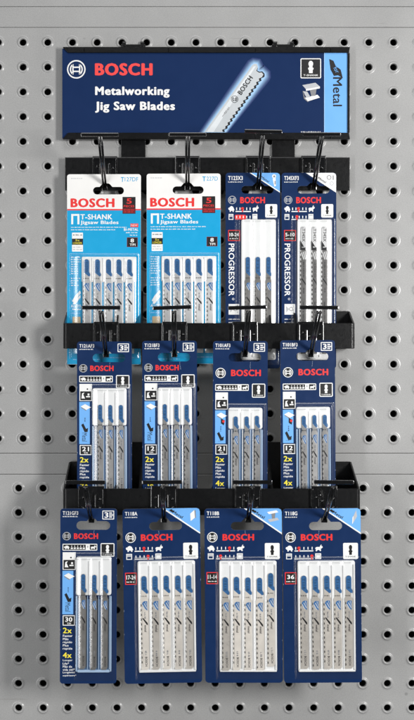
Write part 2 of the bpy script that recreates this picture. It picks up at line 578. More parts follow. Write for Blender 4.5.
def blade(sh0, d, hx, hy, parent, cx, ytop, k, ysh, ybot, w, steel, style, code, dy=0.0):
    """one jigsaw blade, shank up, teeth down its left edge"""
    sh = Sheet(d, hx, hy, BL1)
    y = lambda v: v + dy
    steel = '%s_%d' % (steel, random.randrange(4))
    ws = w * 0.35
    teeth = []
    yy = y(ybot) - 1.5
    ysho = y(ysh)
    pitch = 1.9
    while yy - pitch > ysho + 5:
        teeth += [(cx - w / 2, yy), (cx - w / 2 + .55, yy - pitch * .35)]
        yy -= pitch
    body = [(cx + w / 2, ysho + 1.5), (cx + w / 2, y(ybot) - 2.4), (cx + w / 2 - 1.6, y(ybot)), (cx - w / 2 + .4, y(ybot))] + teeth + [(cx - w / 2, ysho + 1.5), (cx - ws, ysho - 1), ]
    lug = y(ysh) - (5.5 * k)
    top = y(ytop)
    shank = [(cx - ws, ysho - 1)] + [(cx - ws, top + ws * .9)]
    for i in range(7):
        t = math.radians(180 - 30 * i)
        shank.append((cx + ws * math.cos(t), top + ws - ws * math.sin(t)))
    shank += [(cx + ws, lug - 3.2 * k), (cx + ws + 1.2 * k, lug - 1.2 * k), (cx + ws + 1.2 * k, lug), (cx + ws - .2, lug + .8), (cx + ws, ysho - 1)]
    # body and shank are one piece of steel
    pts = shank + body[:-1]
    mb = MB()
    slab(mb, sh, pts, BL0, BL1, steel)
    for s in mb.slots:
        sh.slot(s)
    n = len(sh.v)
    sh.v += mb.v
    for f, m, q in zip(mb.f, mb.m, mb.sm):
        sh.f.append(tuple(i + n for i in f))
        sh.m.append(sh.slot(mb.slots[m]))
        sh.sm.append(q)
    bot = y(ybot)
    # shade in the tooth gullets, painted as short dark dashes along the left edge
    gy = ysho + 4 + random.uniform(0, 2)
    while gy < bot - 5:
        sh.poly([(cx - w / 2 + .35, gy), (cx - w / 2 + 1.25, gy + .5), (cx - w / 2 + 1.35, gy + 2.2 * k), (cx - w / 2 + .35, gy + 2.6 * k)], 'gullet_shade', 1)
        gy += 4.5 * k
    sh.rect(cx - w / 2 + 1.5, ysho + 4, cx - w / 2 + 1.75, bot - 3, 'gullet_soft', 1)
    if style == 'blue':
        b = ws - .1
        paint = [(cx - b, lug - 2.8 * k), (cx - b, top + ws)]
        for i in range(7):
            t = math.radians(180 - 30 * i)
            paint.append((cx + b * math.cos(t), top + ws - b * math.sin(t) * .98))
        paint += [(cx + b, lug - 3.4 * k), (cx + b + 1.15 * k, lug - 1.0 * k), (cx + b + 1.0 * k, lug + 1.0 * k), (cx + b - .5, lug + 1.3 * k)]
        sh.poly(paint, 'blade_paint', 1)
        sh.text(code, cx - b * .5, top + ws * 1.0, cx + b * .42, lug - 3.0, 'blade_paint_dark', 2, 0.02, 90)
        sh.scribble(cx - ws * 1.1, cx + ws * .9, ysho - 2.6, 1.2, 'black_print', 1, word=(.8, 1.6), gap=.35)
        ym = ysho + 3 * k
        # leaf shaped badge cut by pale diagonal lines
        x0, x1 = cx - w * .28, cx + w * .36
        ww = x1 - x0
        leaf = [(x0, ym + 2.2 * k), (x0 + ww * .2, ym + .4 * k), (x0 + ww * .5, ym - .2), (x1, ym), (x1, ym + 9.0 * k), (x1 - ww * .22, ym + 8.0 * k), (x0 + ww * .1, ym + 5 * k)]
        sh.poly(leaf, 'blade_mark_blue', 1)
        for i in range(3):
            xa = x0 + ww * (.02 + .30 * i)
            ya0 = ym + (3.6 - 1.5 * i) * k
            sh.poly([(xa, ya0), (xa + ww * .10, ya0 - .5), (min(x1, xa + ww * .66), ya0 + 4.6 * k), (min(x1, xa + ww * .54), ya0 + 4.9 * k)], 'pale_mark', 2)
        ya = ym + 10.4 * k
        sh.scribble(ya, ya + 6.4 * k, cx - w * .04, 1.7, 'grey_print', 1, True, (2.0, 3.2), .5)
        sh.poly([(cx - w * .30, ya + 5.8 * k), (cx - w * .16, ya + 5.4 * k), (cx + w * .36, ya + 10.2 * k), (cx + w * .40, ya + 12.2 * k), (cx + w * .26, ya + 12.0 * k)], 'black_print', 2)
        yb = ya + 12.6 * k
        if yb + 7 < bot:
            sh.text('metal', cx - w * .05, yb - .4, cx + w * .24, yb + 6.2 * k, 'dark_grey_print', 1, 0.05, 90)
        ye = bot - 3.4
        if ye - 18 > yb + 7 * k:
            sh.text('BOSCH', cx - w * .02, ye - 9.6, cx + w * .26, ye, 'dark_grey_print', 1, 0.05, 90)
            sh.scribble(ye - 15.5, ye - 11, cx - w * .02, 2.0, 'grey_print', 1, True, (1.0, 2.6), .6)
    elif style == 'black':
        body_top = ysho + 3.4
        sh.poly([(cx - w * .32, body_top), (cx + w * .5, body_top), (cx + w * .5, bot - 2.6), (cx + w * .3, bot - .2), (cx - w * .32, bot - .2)], 'coated_steel', 1)
        sh.text(code, cx - ws * .55, top + 2.4, cx + ws * .7, top + 15.5, 'dark_grey_print', 1, 0.03, 90)
        sh.ring(cx - ws * .4, top + 1.6, .5, .9, 'grey_print', 1)
        sh.poly([(cx - w * .46, ysho + 3.4), (cx - w * .46, ysho - 6.5), (cx + w * .12, ysho + .2), (cx + w * .30, ysho + .6), (cx + w * .30, ysho + 3.4)], 'black_print', 2)
        sh.scribble(cx - w * .2, cx + w * .2, ysho - .4, 1.3, 'white_print', 3, word=(.5, 1.0), gap=.3)
        for i in range(3):
            xa = cx - w * .30 + i * w * .24
            sh.poly([(xa, ysho + 6 - i * .6), (xa + w * .09, ysho + 5.4 - i * .6), (min(cx + w * .48, xa + w * .42), ysho + 12.4), (min(cx + w * .44, xa + w * .32), ysho + 12.8)], 'white_print', 2)
        ya = ysho + 15
        sh.scribble(ya, ya + 16, cx - w * .02, 1.2, 'black_print', 2, True, (2, 4), .4)
        sh.poly([(cx - w * .30, ya + 17), (cx - w * .14, ya + 16.4), (cx + w * .42, ya + 22), (cx + w * .40, ya + 24)], 'black_print', 2)
        sh.scribble(ya + 26, ya + 31, cx, 1.3, 'black_print', 2, True, (1.4, 3), .4)
        sh.scribble(ya + 40, bot - 8, cx - w * .05, 1.3, 'black_print', 2, True, (2, 5), .9)
    o = sh.build('jigsaw_blade', parent)
    if ytop:
        o.rotation_euler = (math.radians(random.uniform(-.2, .2)), math.radians(random.uniform(-.3, .3)), 0)
    return o


def smooth01(t):
    t = max(0.0, min(1.0, t))
    return t * t * (3 - 2 * t)


def blister(sh, parent, x0, y0, x1, y1, fx0, fy0, fx1, fy1, centres, pitch, H=0.0052):
    """clear plastic bubble: a flat flange and a pocket with a rounded channel over every blade"""
    fl = 0.0016
    xs = [fx0 + .25 * i for i in range(9)] + [x0 - 1.6]
    n = 9
    xs += [x0 - 1.6 + 1.2 * i / 4 for i in range(1, 5)]
    a, b = centres[0] - pitch / 2, centres[-1] + pitch / 2
    for c in centres:
        xs += [c - pitch / 2 + pitch * i / 12 for i in range(1, 13)]
    xs += [x1 + .4 + 1.2 * i / 4 for i in range(5)] + [fx1 - 2 + .25 * i for i in range(9)]
    xs = sorted(set(round(x, 3) for x in xs if fx0 <= x <= fx1))
    ys = [fy0 + .25 * i for i in range(9)] + [y0 - 1.6 + 2.4 * i / 6 for i in range(7)] + [y0 + 1 + (y1 - y0 - 2) * i / 24 for i in range(1, 24)] + [y1 - .8 + 2.4 * i / 6 for i in range(7)] + [fy1 - 2 + .25 * i for i in range(9)]
    ys = sorted(set(round(v, 3) for v in ys if fy0 <= v <= fy1))

    def height(x, y):
        e_ = min(x - fx0, fx1 - x, y - fy0, fy1 - y) / 2.0
        fl_ = CARD_T + .0003 + (fl - CARD_T - .0003) * smooth01(e_)
        wx = smooth01((x - (x0 - 1.6)) / 1.6) * smooth01(((x1 + 1.6) - x) / 1.6)
        wy = smooth01((y - (y0 - 1.6)) / 2.4) * smooth01(((y1 + 1.6) - y) / 2.4)
        dm = min(abs(x - c) for c in centres) / (pitch / 2)
        hump = 1 - min(1, dm) ** 2
        return fl_ + (H - fl) * wx * wy * (0.66 + 0.34 * hump)

    mb = MB()
    nx = len(xs)
    mb.faces([sh.p(x, y, height(x, y)) for y in ys for x in xs],
             [(j * nx + i, j * nx + i + nx, j * nx + i + nx + 1, j * nx + i + 1) for j in range(len(ys) - 1) for i in range(nx - 1)],
             'clear_plastic', True)
    return mb.build('blister', parent)


def tray(sh, parent, x0, y0, x1, y1, centres, pitch, y_ridge):
    """white plastic bed behind the blades with a raised rim and a low rib between two blades"""
    mb = MB()
    slab(mb, sh, rrect(x0, y0, x1, y1, 2.2), CARD_T, .0016, 'white_tray', bev=.5)
    for i in range(len(centres) - 1):
        xm = (centres[i] + centres[i + 1]) / 2
        slab(mb, sh, rrect(xm - .7, y_ridge, xm + .7, y1 - 3, .5, 2), .0015, .0026, 'white_tray', bev=.35)
    w = 1.6
    slab(mb, sh, rrect(x0 + .4, y0 + .4, x1 - .4, y0 + .4 + w, .7, 2), .0015, .0030, 'white_tray', bev=.4)
    slab(mb, sh, rrect(x0 + .4, y0 + 2.2, x0 + .4 + w, y1 - 2.2, .7, 2), .0015, .0030, 'white_tray', bev=.4)
    slab(mb, sh, rrect(x1 - .4 - w, y0 + 2.2, x1 - .4, y1 - 2.2, .7, 2), .0015, .0030, 'white_tray', bev=.4)
    slab(mb, sh, rrect(x0 + .4, y1 - .4 - w, x1 - .4, y1 - .4, .7, 2), .0015, .0030, 'white_tray', bev=.4)
    return mb.build('white_tray', parent)


def wear(sh, cx, cy, xl, xr, s0, s1):
    """ink cracked along a crease beside the slot, ink rubbed off the card's edges"""
    yy = s1 + .4
    x = cx
    for i in range(random.randint(2, 4)):
        nx, ny = x + random.uniform(-.5, .5), yy + random.uniform(1, 2.4)
        sh.poly([(x, yy), (x + .28, yy), (nx + .24, ny), (nx, ny)], 'worn_ink', 1)
        x, yy = nx, ny + random.uniform(0, .6)
    for side in (xl, xr):
        for i in range(5):
            v = s1 + random.uniform(-8, 130)
            w = random.uniform(.25, .6) * (1 if side == xl else -1)
            hgt = random.uniform(.6, 2.6)
            sh.poly([(side + w * .1, v), (side + w, v + hgt * .4), (side + w * .1, v + hgt)], 'worn_ink', 2)


def pack(d, hx, hy, label, group, roty):
    e = empty('blade_pack', (WX(hx, d), -d, WZ(hy, d)), label, 'blade pack', group)
    # hangs a little askew: bottom swung towards the board, twisted on its hook
    e.rotation_euler = (math.radians(random.uniform(0, .7)), math.radians(roty), math.radians(random.uniform(-1.6, 1.6)))
    return e


# ---------------------------------------------------------------- card kinds
D1C, D2C, D3C = 0.016, 0.044, 0.068     # how far the cards of each rail hang off the board
GROUP = 'carded packs of jigsaw blades hanging from the rack'


def cyan_pack(dx, dy, hookx, code, codex, label, roty, swap):
    d = D1C
    hx, hy = hookx, 184 + dy
    t = pack(d, hx, hy, label, GROUP, roty)
    sh = Sheet(d, hx, hy, CARD_T)
    X = lambda v: v + dx
    Y = lambda v: v + dy
    cardboard(sh, rrect(X(67), Y(174.3), X(141), Y(364.5), 2.6), slot_outline(X(93), Y(187), X(124), Y(194.5), Y(183.5), hookx, 8), 'white_card')
    sh.rect(X(67.1), Y(210.4), X(140.9), Y(364.3), 'cyan_print', 1)
    sh.rect(X(67.1), Y(209.0), X(140.9), Y(210.4), 'red_print', 1)
    sh.text('BOSCH', X(70.5), Y(198.3), X(114.6), Y(207.4), 'red_print', 2, 0.085)
    sh.text('T', X(codex[0]), Y(177.2), X(codex[1]), Y(182.0), 'cyan_print', 2, 0.05)
    sh.text(code, X(codex[1] + .8), Y(177.3), X(138.2), Y(181.4), 'cyan_print', 2, 0.02)
    sh.scribble(X(71), X(83), Y(177.8), 1.1, 'light_grey_print', 1, word=(1, 2.4), gap=.5)
    sh.frame(X(122.6), Y(197), X(135.6), Y(213.8), .6, 'black_print', 'black_print', 2, .3)
    sh.rect(X(122.9), Y(208.4), X(135.3), Y(213.4), 'dark_red_print', 4)
    sh.text('5', X(126.6), Y(198.5), X(131.8), Y(203.8), 'red_print', 5, 0.04)
    sh.text('PIECES', X(123.8), Y(205.2), X(134.4), Y(207.4), 'red_print', 5, 0.03)
    sh.scribble(X(124), X(134.4), Y(209.5), .9, 'red_print', 5)
    sh.scribble(X(124), X(134.4), Y(211.4), .9, 'red_print', 5)
    # the square-shouldered mark and the two words beside it
    sh.poly([(X(71.2), Y(224.3)), (X(71.2), Y(214)), (X(79.4), Y(214)), (X(79.4), Y(224.3)), (X(77.4), Y(224.3)), (X(77.4), Y(215.8)), (X(73.2), Y(215.8)), (X(73.2), Y(224.3))], 'white_print', 2)
    sh.text('T-SHANK', X(80.4), Y(214.2), X(112.4), Y(219.5), 'white_print', 2, 0.05)
    sh.text('Jigsaw Blades', X(80.4), Y(220.6), X(118.6), Y(225.2), 'white_print', 2, 0.05)
    sh.scribble(X(71), X(127), Y(226.7), 1.0, 'white_print', 2)
    sh.scribble(X(71), X(116), Y(229.2), 1.0, 'white_print', 2)
    if not swap:
        sh.rect(X(130.5), Y(223.6), X(138.4), Y(227.2), 'red_print', 2)
        sh.text('NEW', X(131.2), Y(224.3), X(137.6), Y(226.5), 'white_print', 3, 0.02)
        sh.text('BI-METAL', X(124), Y(228.2), X(138.4), Y(230.8), 'white_print', 2, 0.05)
        sh.scribble(X(126), X(138.4), Y(232), 1.1, 'white_print', 2)
        sh.scribble(X(130), X(138.4), Y(234.6), 1.0, 'white_print', 2)
    sh.rect(X(72), Y(232.6), X(83), Y(251.6), 'white_print', 2, .6)
    sh.rect(X(72), Y(238.6), X(83), Y(244.8), 'black_print', 3)
    sh.scribble(X(73), X(82), Y(234), 1.6, 'grey_print', 3, word=(2, 3))
    sh.text('5x', X(75.5), Y(239.2), X(79.5), Y(241.2), 'yellow_print', 4, 0.02)
    sh.text('LONGER', X(73), Y(242), X(82), Y(244.2), 'yellow_print', 4, 0.02)
    sh.scribble(X(73), X(82), Y(246.4), 1.2, 'light_grey_print', 3)
    sh.scribble(X(73), X(82), Y(248.8), 1.2, 'light_grey_print', 3)
    sh.frame(X(127), Y(237.4), X(137.8), Y(247), .5, 'dark_red_print', 'black_print', 2, .3)
    sh.text('8', X(130.6), Y(238.6), X(134.2), Y(242.4), 'white_print', 4, 0.05)
    sh.text('TPI', X(129.8), Y(243.6), X(135.6), Y(246), 'white_print', 4, 0.04)
    for i in range(13):
        if i != 8:
            sh.scribble(X(71), X(76 + random.uniform(1.5, 4.8)), Y(256.5 + 2.35 * i), 1.15, 'white_print', 2, word=(1.2, 3))
    sh.poly([(X(72), Y(301)), (X(75), Y(296)), (X(80), Y(290.5)), (X(81), Y(293)), (X(77), Y(298)), (X(73.4), Y(302.5))], 'white_print', 2)
    sh.poly([(X(72.6), Y(304)), (X(76), Y(299)), (X(80.4), Y(295)), (X(80.6), Y(297.4)), (X(75), Y(304.4))], 'white_print', 2)
    sh.text('ALLOYS', X(71), Y(304.6), X(81), Y(307.4), 'white_print', 2, 0.03)
    sh.scribble(X(72.5), X(81), Y(308.4), 1.6, 'white_print', 2)
    sh.scribble(X(71), X(80), Y(312.6), 1.0, 'pale_blue_print', 2)
    sh.rect(X(72.5), Y(316.8), X(80.6), Y(325), 'tan_print', 2)
    sh.scribble(X(110), X(134), Y(357), 1.0, 'pale_blue_print', 2)
    sh.scribble(X(73), X(100), Y(359), 1.0, 'pale_blue_print', 2)
    sh.build('backing_card', t)
    cs = [X(v) for v in (87.2, 97.9, 108.5, 119.2, 130.0)]
    mb = MB()
    slab(mb, sh, rrect(X(81.7), Y(256.7), X(136.6), Y(282.2), 1.2), CARD_T, .0015, 'white_tray', bev=.4)
    for c in cs:
        slab(mb, sh, rrect(c - 4.6, Y(281.5), c + 4.4, Y(353.5), .8), CARD_T, .0014, 'white_tray', bev=.3)
    for i in range(4):
        xm = (cs[i] + cs[i + 1]) / 2
        slab(mb, sh, rrect(xm - .5, Y(258), xm + .5, Y(281.5), .4, 2), .0014, .0024, 'white_tray', bev=.3)
    mb.build('white_tray', t)
    for c in cs:
        blade(sh, d, hx, hy, t, c + random.uniform(-.3, .3), Y(259.3), .95, Y(280.5), Y(351), 7.6, 'bright_blade_steel', 'blue', 'T' + code[:4])
    blister(sh, t, X(81.7), Y(256.7), X(136.6), Y(353.5), X(69.5), Y(253), X(139.5), Y(359), cs, 10.7)
    return t


def speed_rows(sh, x, y, kx=1.0, red1=.45, red2=.7, pill=False):
    """turtle-to-hare speed scale and the material scale under it"""
    q = lambda u: x + u * kx
    sh.turtle(q(0), y, 7.4 * kx, 6.0, 'white_print')
    sh.rect(q(8.8), y + 5.0, q(27.6), y + 6.0, 'white_print', 2)
    for i in range(5):
        xx = q(9.6 + i * 4.1)
        sh.rect(xx, y + 1.5, xx + .9, y + 4.2, 'white_print', 2)
    xr = q(9.2 + 18 * red1)
    sh.disc(xr, y + 2.6, 1.5, 'red_print', 3)
    sh.rect(xr - .7, y + 3, xr + .7, y + 6, 'red_print', 3)
    sh.rabbit(q(29.5), y - .8, 7.6 * kx, 6.8, 'white_print')
    y2 = y + 8
    sh.frame(q(.4), y2, q(6.2), y2 + 5.8, .6, 'white_print', 'light_grey_print', 2, .2)
    sh.rect(q(1.4), y2 + 3, q(5.2), y2 + 5, 'navy_print', 4)
    if pill:
        sh.rect(q(8), y2 + .8, q(21.5), y2 + 5.6, 'red_print', 2, 1.4)
    sh.rect(q(8.8 if not pill else 21), y2 + 5, q(27.6), y2 + 5.9, 'white_print', 2)
    for i in range(5):
        xx = q(9.6 + i * 4.1)
        sh.rect(xx, y2 + 1.8, xx + .9, y2 + 4.2, 'white_print', 3)
    if not pill:
        xr = q(9.2 + 18 * red2)
        sh.disc(xr, y2 + 2.6, 1.5, 'red_print', 4)
        sh.rect(xr - .7, y2 + 3, xr + .7, y2 + 6, 'red_print', 4)
    sh.frame(q(29.4), y2, q(35.4), y2 + 5.8, .6, 'white_print', 'light_grey_print', 2, .2)
    sh.rect(q(30.6), y2 + 2, q(34.2), y2 + 4.6, 'white_print', 4)


def progressor_pack(x0, x1, hookx, code, tri, rng, blades, label, roty):
    d = D1C
    hx, hy = hookx, 184
    w = x1 - x0
    t = pack(d, hx, hy, label, GROUP, roty)
    sh = Sheet(d, hx, hy, CARD_T)
    X = lambda v: x0 + v
    ybot = 368.5
    cardboard(sh, rrect(X(0), 172.8, x1, ybot, 3), slot_outline(X(15.8), 186, X(48), 193.6, 183, hookx, 8), 'navy_print')
    sh.text(code, X(2.6), 176, X(17.2), 180.2, 'white_print', 2, 0.05)
    sh.scribble(X(2.6), X(17), 181.4, 1.1, 'white_print', 2, word=(1.2, 2.2), gap=.4)
    sh.poly([(X(25.4), 173), (x1 - 3, 173), (x1 - .9, 173.9), (x1 - .15, 176), (x1 - .15, 192.2)], tri, 1)
    sh.poly([(X(24.2), 173), (X(25.8), 173), (x1 - .1, 191.6), (x1 - .1, 192.8)], 'white_print', 2)
    if tri == 'white_print':
        sh.ring(X(47.4), 177.6, 1.6, 2.3, 'grey_print', 2)
        sh.rect(X(51), 175.6, X(52), 180, 'grey_print', 2)
        sh.ring(X(50), 183.6, 1.4, 2.0, 'light_grey_print', 2)
        sh.text_at('Metal', X(40.5), 180.2, 9, 2.2, -32, 'black_print', 2, 0.03)
        sh.poly([(X(30.5), 174.2), (X(33.8), 174.4), (X(34.4), 177.6)], 'black_print', 2)
    else:
        sh.disc(X(48.4), 176.4, 2.0, 'white_print', 2)
        sh.poly([(X(47), 178.6), (X(50), 178), (X(50.4), 186), (X(48.6), 186.6)], 'white_print', 2)
        sh.disc(X(48.6), 176.6, 1.0, 'grey_print', 3)
        sh.rect(X(49), 181, X(50), 184.6, 'grey_print', 3)
        sh.text_at('Metal', X(39.5), 179.4, 9, 2.2, -33, 'black_print', 2, 0.03)
    sh.emblem(X(6.6), 200, 4.1, 'light_grey_print', 2)
    sh.text('BOSCH', X(14.6), 197, X(39.4), 203.4, 'red_print', 2, 0.085)
    speed_rows(sh, X(2.7), 206, .82, .45, .35, tri != 'white_print')
    sh.shank_icon(X(39.6), 204.2, X(51.6), 217.6, 'white_print', 'white_print', 'black_print', 1)
    sh.frame(X(2.6), 230, X(14.4), 241, .7, 'red_print', 'black_print', 1, .3)
    sh.text(rng, X(3.8), 232.8, X(13.2), 236.4, 'white_print', 4, 0.05)
    sh.scribble(X(4), X(13), 238, 1.1, 'white_print', 4)
    sh.text('PROGRESSOR', X(3.0), 243.5, X(8.8), 296, 'white_print', 2, 0.035, 90)
    sh.ring(X(7.6), 299, .7, 1.1, 'white_print', 2)
    sh.rect(X(3), 304, X(13.6), 314.6, 'white_print', 1)
    sh.poly([(X(4.4), 306), (X(7.6), 309), (X(4.8), 312.6)], 'light_grey_print', 2)
    sh.ring(X(9.6), 309, 1.4, 2, 'grey_print', 2)
    sh.scribble(305, 313, X(11.4), .9, 'grey_print', 2, True)
    for i in range(8):
        sh.scribble(X(3), X(9 + random.uniform(1.5, 5)), 318.5 + 3.2 * i, 1.2, 'white_print', 2)
    sh.build('backing_card', t)
    cs = [X(21.8), X(32.5), X(43)]
    tray(sh, t, X(15.4), 219.6, X(50.2), 360, cs, 10.6, 224)
    for c in cs:
        if blades == 'blue':
            blade(sh, d, hx, hy, t, c + random.uniform(-.3, .3), 257, .9, 280, 352, 6.4, 'dark_blade_steel', 'blue', code[:4])
        else:
            blade(sh, d, hx, hy, t, c + random.uniform(-.3, .3), 226.5, 1.0, 247, 354, 7.0, 'bright_blade_steel', 'black', code[:5])
    blister(sh, t, X(15.4), 219.6, X(50.2), 360, X(9.5), 214.5 + 4, x1 - 1.2, 365, cs, 10.6)
    return t


def metal_pack3(d, x0, y0, k, hookx, hooky, code, big, tpi, label, roty, colour_mark=False, drop=0.0):
    """narrow card with three blades; u, v run from the card's top left corner"""
    hx, hy = hookx, hooky
    t = pack(d, hx, hy, label, GROUP, roty)
    sh = Sheet(d, hx, hy, CARD_T)
    X = lambda u: x0 + u * k
    Y = lambda v: y0 + v * k
    cardboard(sh, rrect(X(0), Y(0), X(54.8), Y(170), 3), slot_outline(X(15.6), Y(12.2), X(48.2), Y(20.6), Y(9.5), hookx, 6.5), 'navy_print')
    sh.text(code, X(2.3), Y(2.6), X(17.3), Y(6.2), 'white_print', 2, 0.05)
    wear(sh, hookx + random.uniform(2, 6), Y(11.6), X(0), X(54.8), Y(12.5), Y(20.6))
    sh.scribble(X(2.3), X(17.2), Y(7.2), 1.1, 'white_print', 2, word=(1.2, 2.4), gap=.4)
    sh.frame(X(40.6), Y(2), X(52), Y(10.6), .8, 'white_print', 'navy_print', 1, .6)
    sh.text('3', X(42.6), Y(3.6), X(46.4), Y(9), 'white_print', 4, 0.06)
    for i in range(3):
        sh.rect(X(47.2), Y(3.8 + 1.9 * i), X(50 + (i % 2)), Y(4.9 + 1.9 * i), 'white_print', 4)
    g = 9.0 if big else 0.0
    if big:
        sh.emblem(X(7.6), Y(32), 5.1, 'white_print', 3, 'black_print')
        sh.text('BOSCH', X(18), Y(28.6), X(48), Y(35.2), 'red_print', 2, 0.085)
    else:
        sh.emblem(X(6.2), Y(26.8), 4.1, 'light_grey_print', 3, 'black_print')
        sh.text('BOSCH', X(13.2), Y(24), X(36.6), Y(29.6), 'red_print', 2, 0.085)
    yb = 34.2 + g
    sh.frame(X(2.2), Y(yb), X(35.8), Y(yb + 6.6), .8, 'white_print', 'black_print', 1, .8)
    sh.turtle(X(3.6), Y(yb + 1.6), 5.4 * k, 3.6 * k, 'white_print', 4)
    for i in range(5):
        sh.rect(X(10.2 + i * 2.9), Y(yb + 3.6), X(12.2 + i * 2.9), Y(yb + 5), 'white_print', 4)
        sh.rect(X(10.8 + i * 2.9), Y(yb + 1.6), X(11.4 + i * 2.9), Y(yb + 3), 'white_print', 4)
    sh.rect(X(24.6), Y(yb + .8), X(28.6), Y(yb + 5.8), 'white_print', 4)
    sh.rect(X(26.3), Y(yb + 2), X(26.9), Y(yb + 3.6), 'black_print', 5)
    sh.rabbit(X(29.4), Y(yb + 1.3), 5.4 * k, 4 * k, 'white_print', 4)
    sh.shank_icon(X(39), Y(yb - .6), X(52.4), Y(yb + 12.6 + (.8 if big else 0)), 'white_print', 'black_print', 'white_print', 1)
    # cut picture: white upper half, dark sheet with a white figure below
    yp = 42.4 + g
    sh.rect(X(2.4), Y(yp), X(15), Y(yp + 17), 'white_print', 1)
    sh.rect(X(3.2), Y(yp + 7.4), X(14.2), Y(yp + 16.4), 'black_print', 2)
    sh.poly([(X(4.4), Y(yp + 14.6)), (X(5), Y(yp + 9.4)), (X(7.4), Y(yp + 8.6)), (X(6.2), Y(yp + 10.6)), (X(8), Y(yp + 14.6))], 'white_print', 3)
    sh.rect(X(9), Y(yp + 12.2), X(13), Y(yp + 13.4), 'white_print', 3)
    sh.rect(X(10.6), Y(yp + 9.6), X(12.4), Y(yp + 11.6), 'white_print', 3)
    sh.disc(X(10.4), Y(yp + 5.2), .8 * k, 'black_print', 2)
    ys = yp + 18
    sh.rect(X(2.2), Y(ys), X(12.8), Y(102.6), 'sky_blue_print', 1)
    sh.poly([(X(3.6), Y(ys + 4.6)), (X(8), Y(ys + 2.2)), (X(14), Y(ys + 5.4)), (X(9.2), Y(ys + 8))], 'white_print', 2)
    sh.poly([(X(4.2), Y(ys + 5.2)), (X(9.2), Y(ys + 8)), (X(9), Y(ys + 9)), (X(4), Y(ys + 6))], 'grey_print', 2)
    if colour_mark:
        sh.poly([(X(8), Y(ys + 8)), (X(12), Y(ys + 10)), (X(11), Y(ys + 15)), (X(8), Y(ys + 13))], 'black_print', 2)
        sh.disc(X(10.6), Y(ys + 11), 1.3, 'red_print', 3)
    sh.scribble(Y(ys + 16), Y(ys + 21), X(7.4), 1.2, 'black_print', 2, True, (.9, 1.8), .5)
    sh.poly([(X(4.2), Y(ys + 23)), (X(6.2), Y(ys + 21.5)), (X(9), Y(ys + 27)), (X(11), Y(ys + 26)), (X(10.6), Y(ys + 30)), (X(7.6), Y(ys + 30.4))], 'black_print', 2)
    sh.text('Metal', X(5), Y(max(ys + 31, 83)), X(10), Y(100), 'black_print', 2, 0.02, 90)
    sh.frame(X(2.6), Y(103.6), X(14.4), Y(113.6), .8, 'white_print', 'black_print', 1, .4)
    sh.text(tpi, X(5), Y(105.4), X(12), Y(109.8), 'white_print', 4, 0.05)
    sh.text('TPI', X(6.6), Y(110.8), X(10.6), Y(112.4), 'white_print', 4, 0.03)
    sh.text('2x', X(2.8), Y(115.6), X(11.4), Y(121), 'yellow_print', 2, 0.04)
    for i, (tx, wd) in enumerate((('Faster', 9.4), ('Más', 5.4), ('rápido', 9), ('Plus', 5.6), ('rapide', 9.2))):
        sh.text(tx, X(2.8), Y(122.4 + 3.1 * i), X(2.8 + wd), Y(124.6 + 3.1 * i + (.5 if 'p' in tx else 0)), 'white_print', 2, 0.03)
    sh.text('4x', X(2.8), Y(139.6), X(11.4), Y(145), 'yellow_print', 2, 0.04)
    for i, (tx, wd) in enumerate((('Longer', 9.4), ('Life*', 6), ('Más de', 9), ('vida útil*', 11.6), ('Longévité', 11.6), ('supérieure*', 13))):
        sh.text(tx, X(2.8), Y(146.4 + 2.95 * i), X(2.8 + wd), Y(148.6 + 2.95 * i), 'white_print', 2, 0.03)
    # printed pale field under the lower part of the pocket
    yk = 46.6 + (20.0 if big else 0.0)
    sh.rect(X(15.6), Y(88), X(50), Y(159), 'slate_print', 1, 2.5)
    sh.build('backing_card', t)
    cs = [X(22.8), X(33.6), X(44.0)]
    mb = MB()
    ytr = 84.0 + (4 if big else 0)
    slab(mb, sh, rrect(X(15.4), Y(yk), X(49.6), Y(ytr), 2.2), CARD_T, .0015, 'white_tray', bev=.5)
    for i in range(2):
        xm = (cs[i] + cs[i + 1]) / 2
        slab(mb, sh, rrect(xm - .7, Y(yk + 4), xm + .7, Y(ytr - .5), .5, 2), .0014, .0026, 'white_tray', bev=.35)
    slab(mb, sh, rrect(X(15.8), Y(yk + .4), X(49.2), Y(yk + 2.4), .8, 2), .0014, .0030, 'white_tray', bev=.4)
    for xa, xb, yb_ in ((15.3, 16.7, 158), (48.4, 49.8, 158)):  # frosted rim; the glow along the clear pocket's edge is in its pale colour
        slab(mb, sh, rrect(X(xa), Y(ytr + .6), X(xb), Y(yb_), .6, 2), CARD_T, .0024, 'frosted_edge_glow', bev=.4)
    slab(mb, sh, rrect(X(16.8), Y(156.4), X(48.3), Y(159), 1, 2), CARD_T, .0020, 'frosted_edge_glow', bev=.5)
    for c in cs:  # white and pale strips paint the bright edges of the clear channels
        slab(mb, sh, rrect(c - 4.3 * k, Y(ytr + .6), c - 3.6 * k, Y(155.8), .3, 2), CARD_T, .0022, 'white_tray', bev=.2)
        slab(mb, sh, rrect(c + 3.5 * k, Y(ytr + .6), c + 4.1 * k, Y(155.8), .25, 2), CARD_T, .0020, 'frosted_edge_glow', bev=.2)
    mb.build('white_tray', t)
    steel = 'dark_blade_steel' if d == D3C else 'mid_blade_steel'
    for i, c in enumerate(cs):
        mbx = c + random.uniform(-.35, .35)
        blade(sh, d, hx, hy, t, mbx, Y(63.4 + (11.5 if big else 0)), k, Y(85.6 + (6 if big else 0)), Y(155.5), 6.0 * k, steel, 'blue', code[:4], random.uniform(-.5, .5))
    blister(sh, t, X(15.4), Y(yk), X(49.6), Y(158.5), X(13.9), Y(yk - 4.5), X(53.6), Y(167), cs, 10.6 * k)
    return t


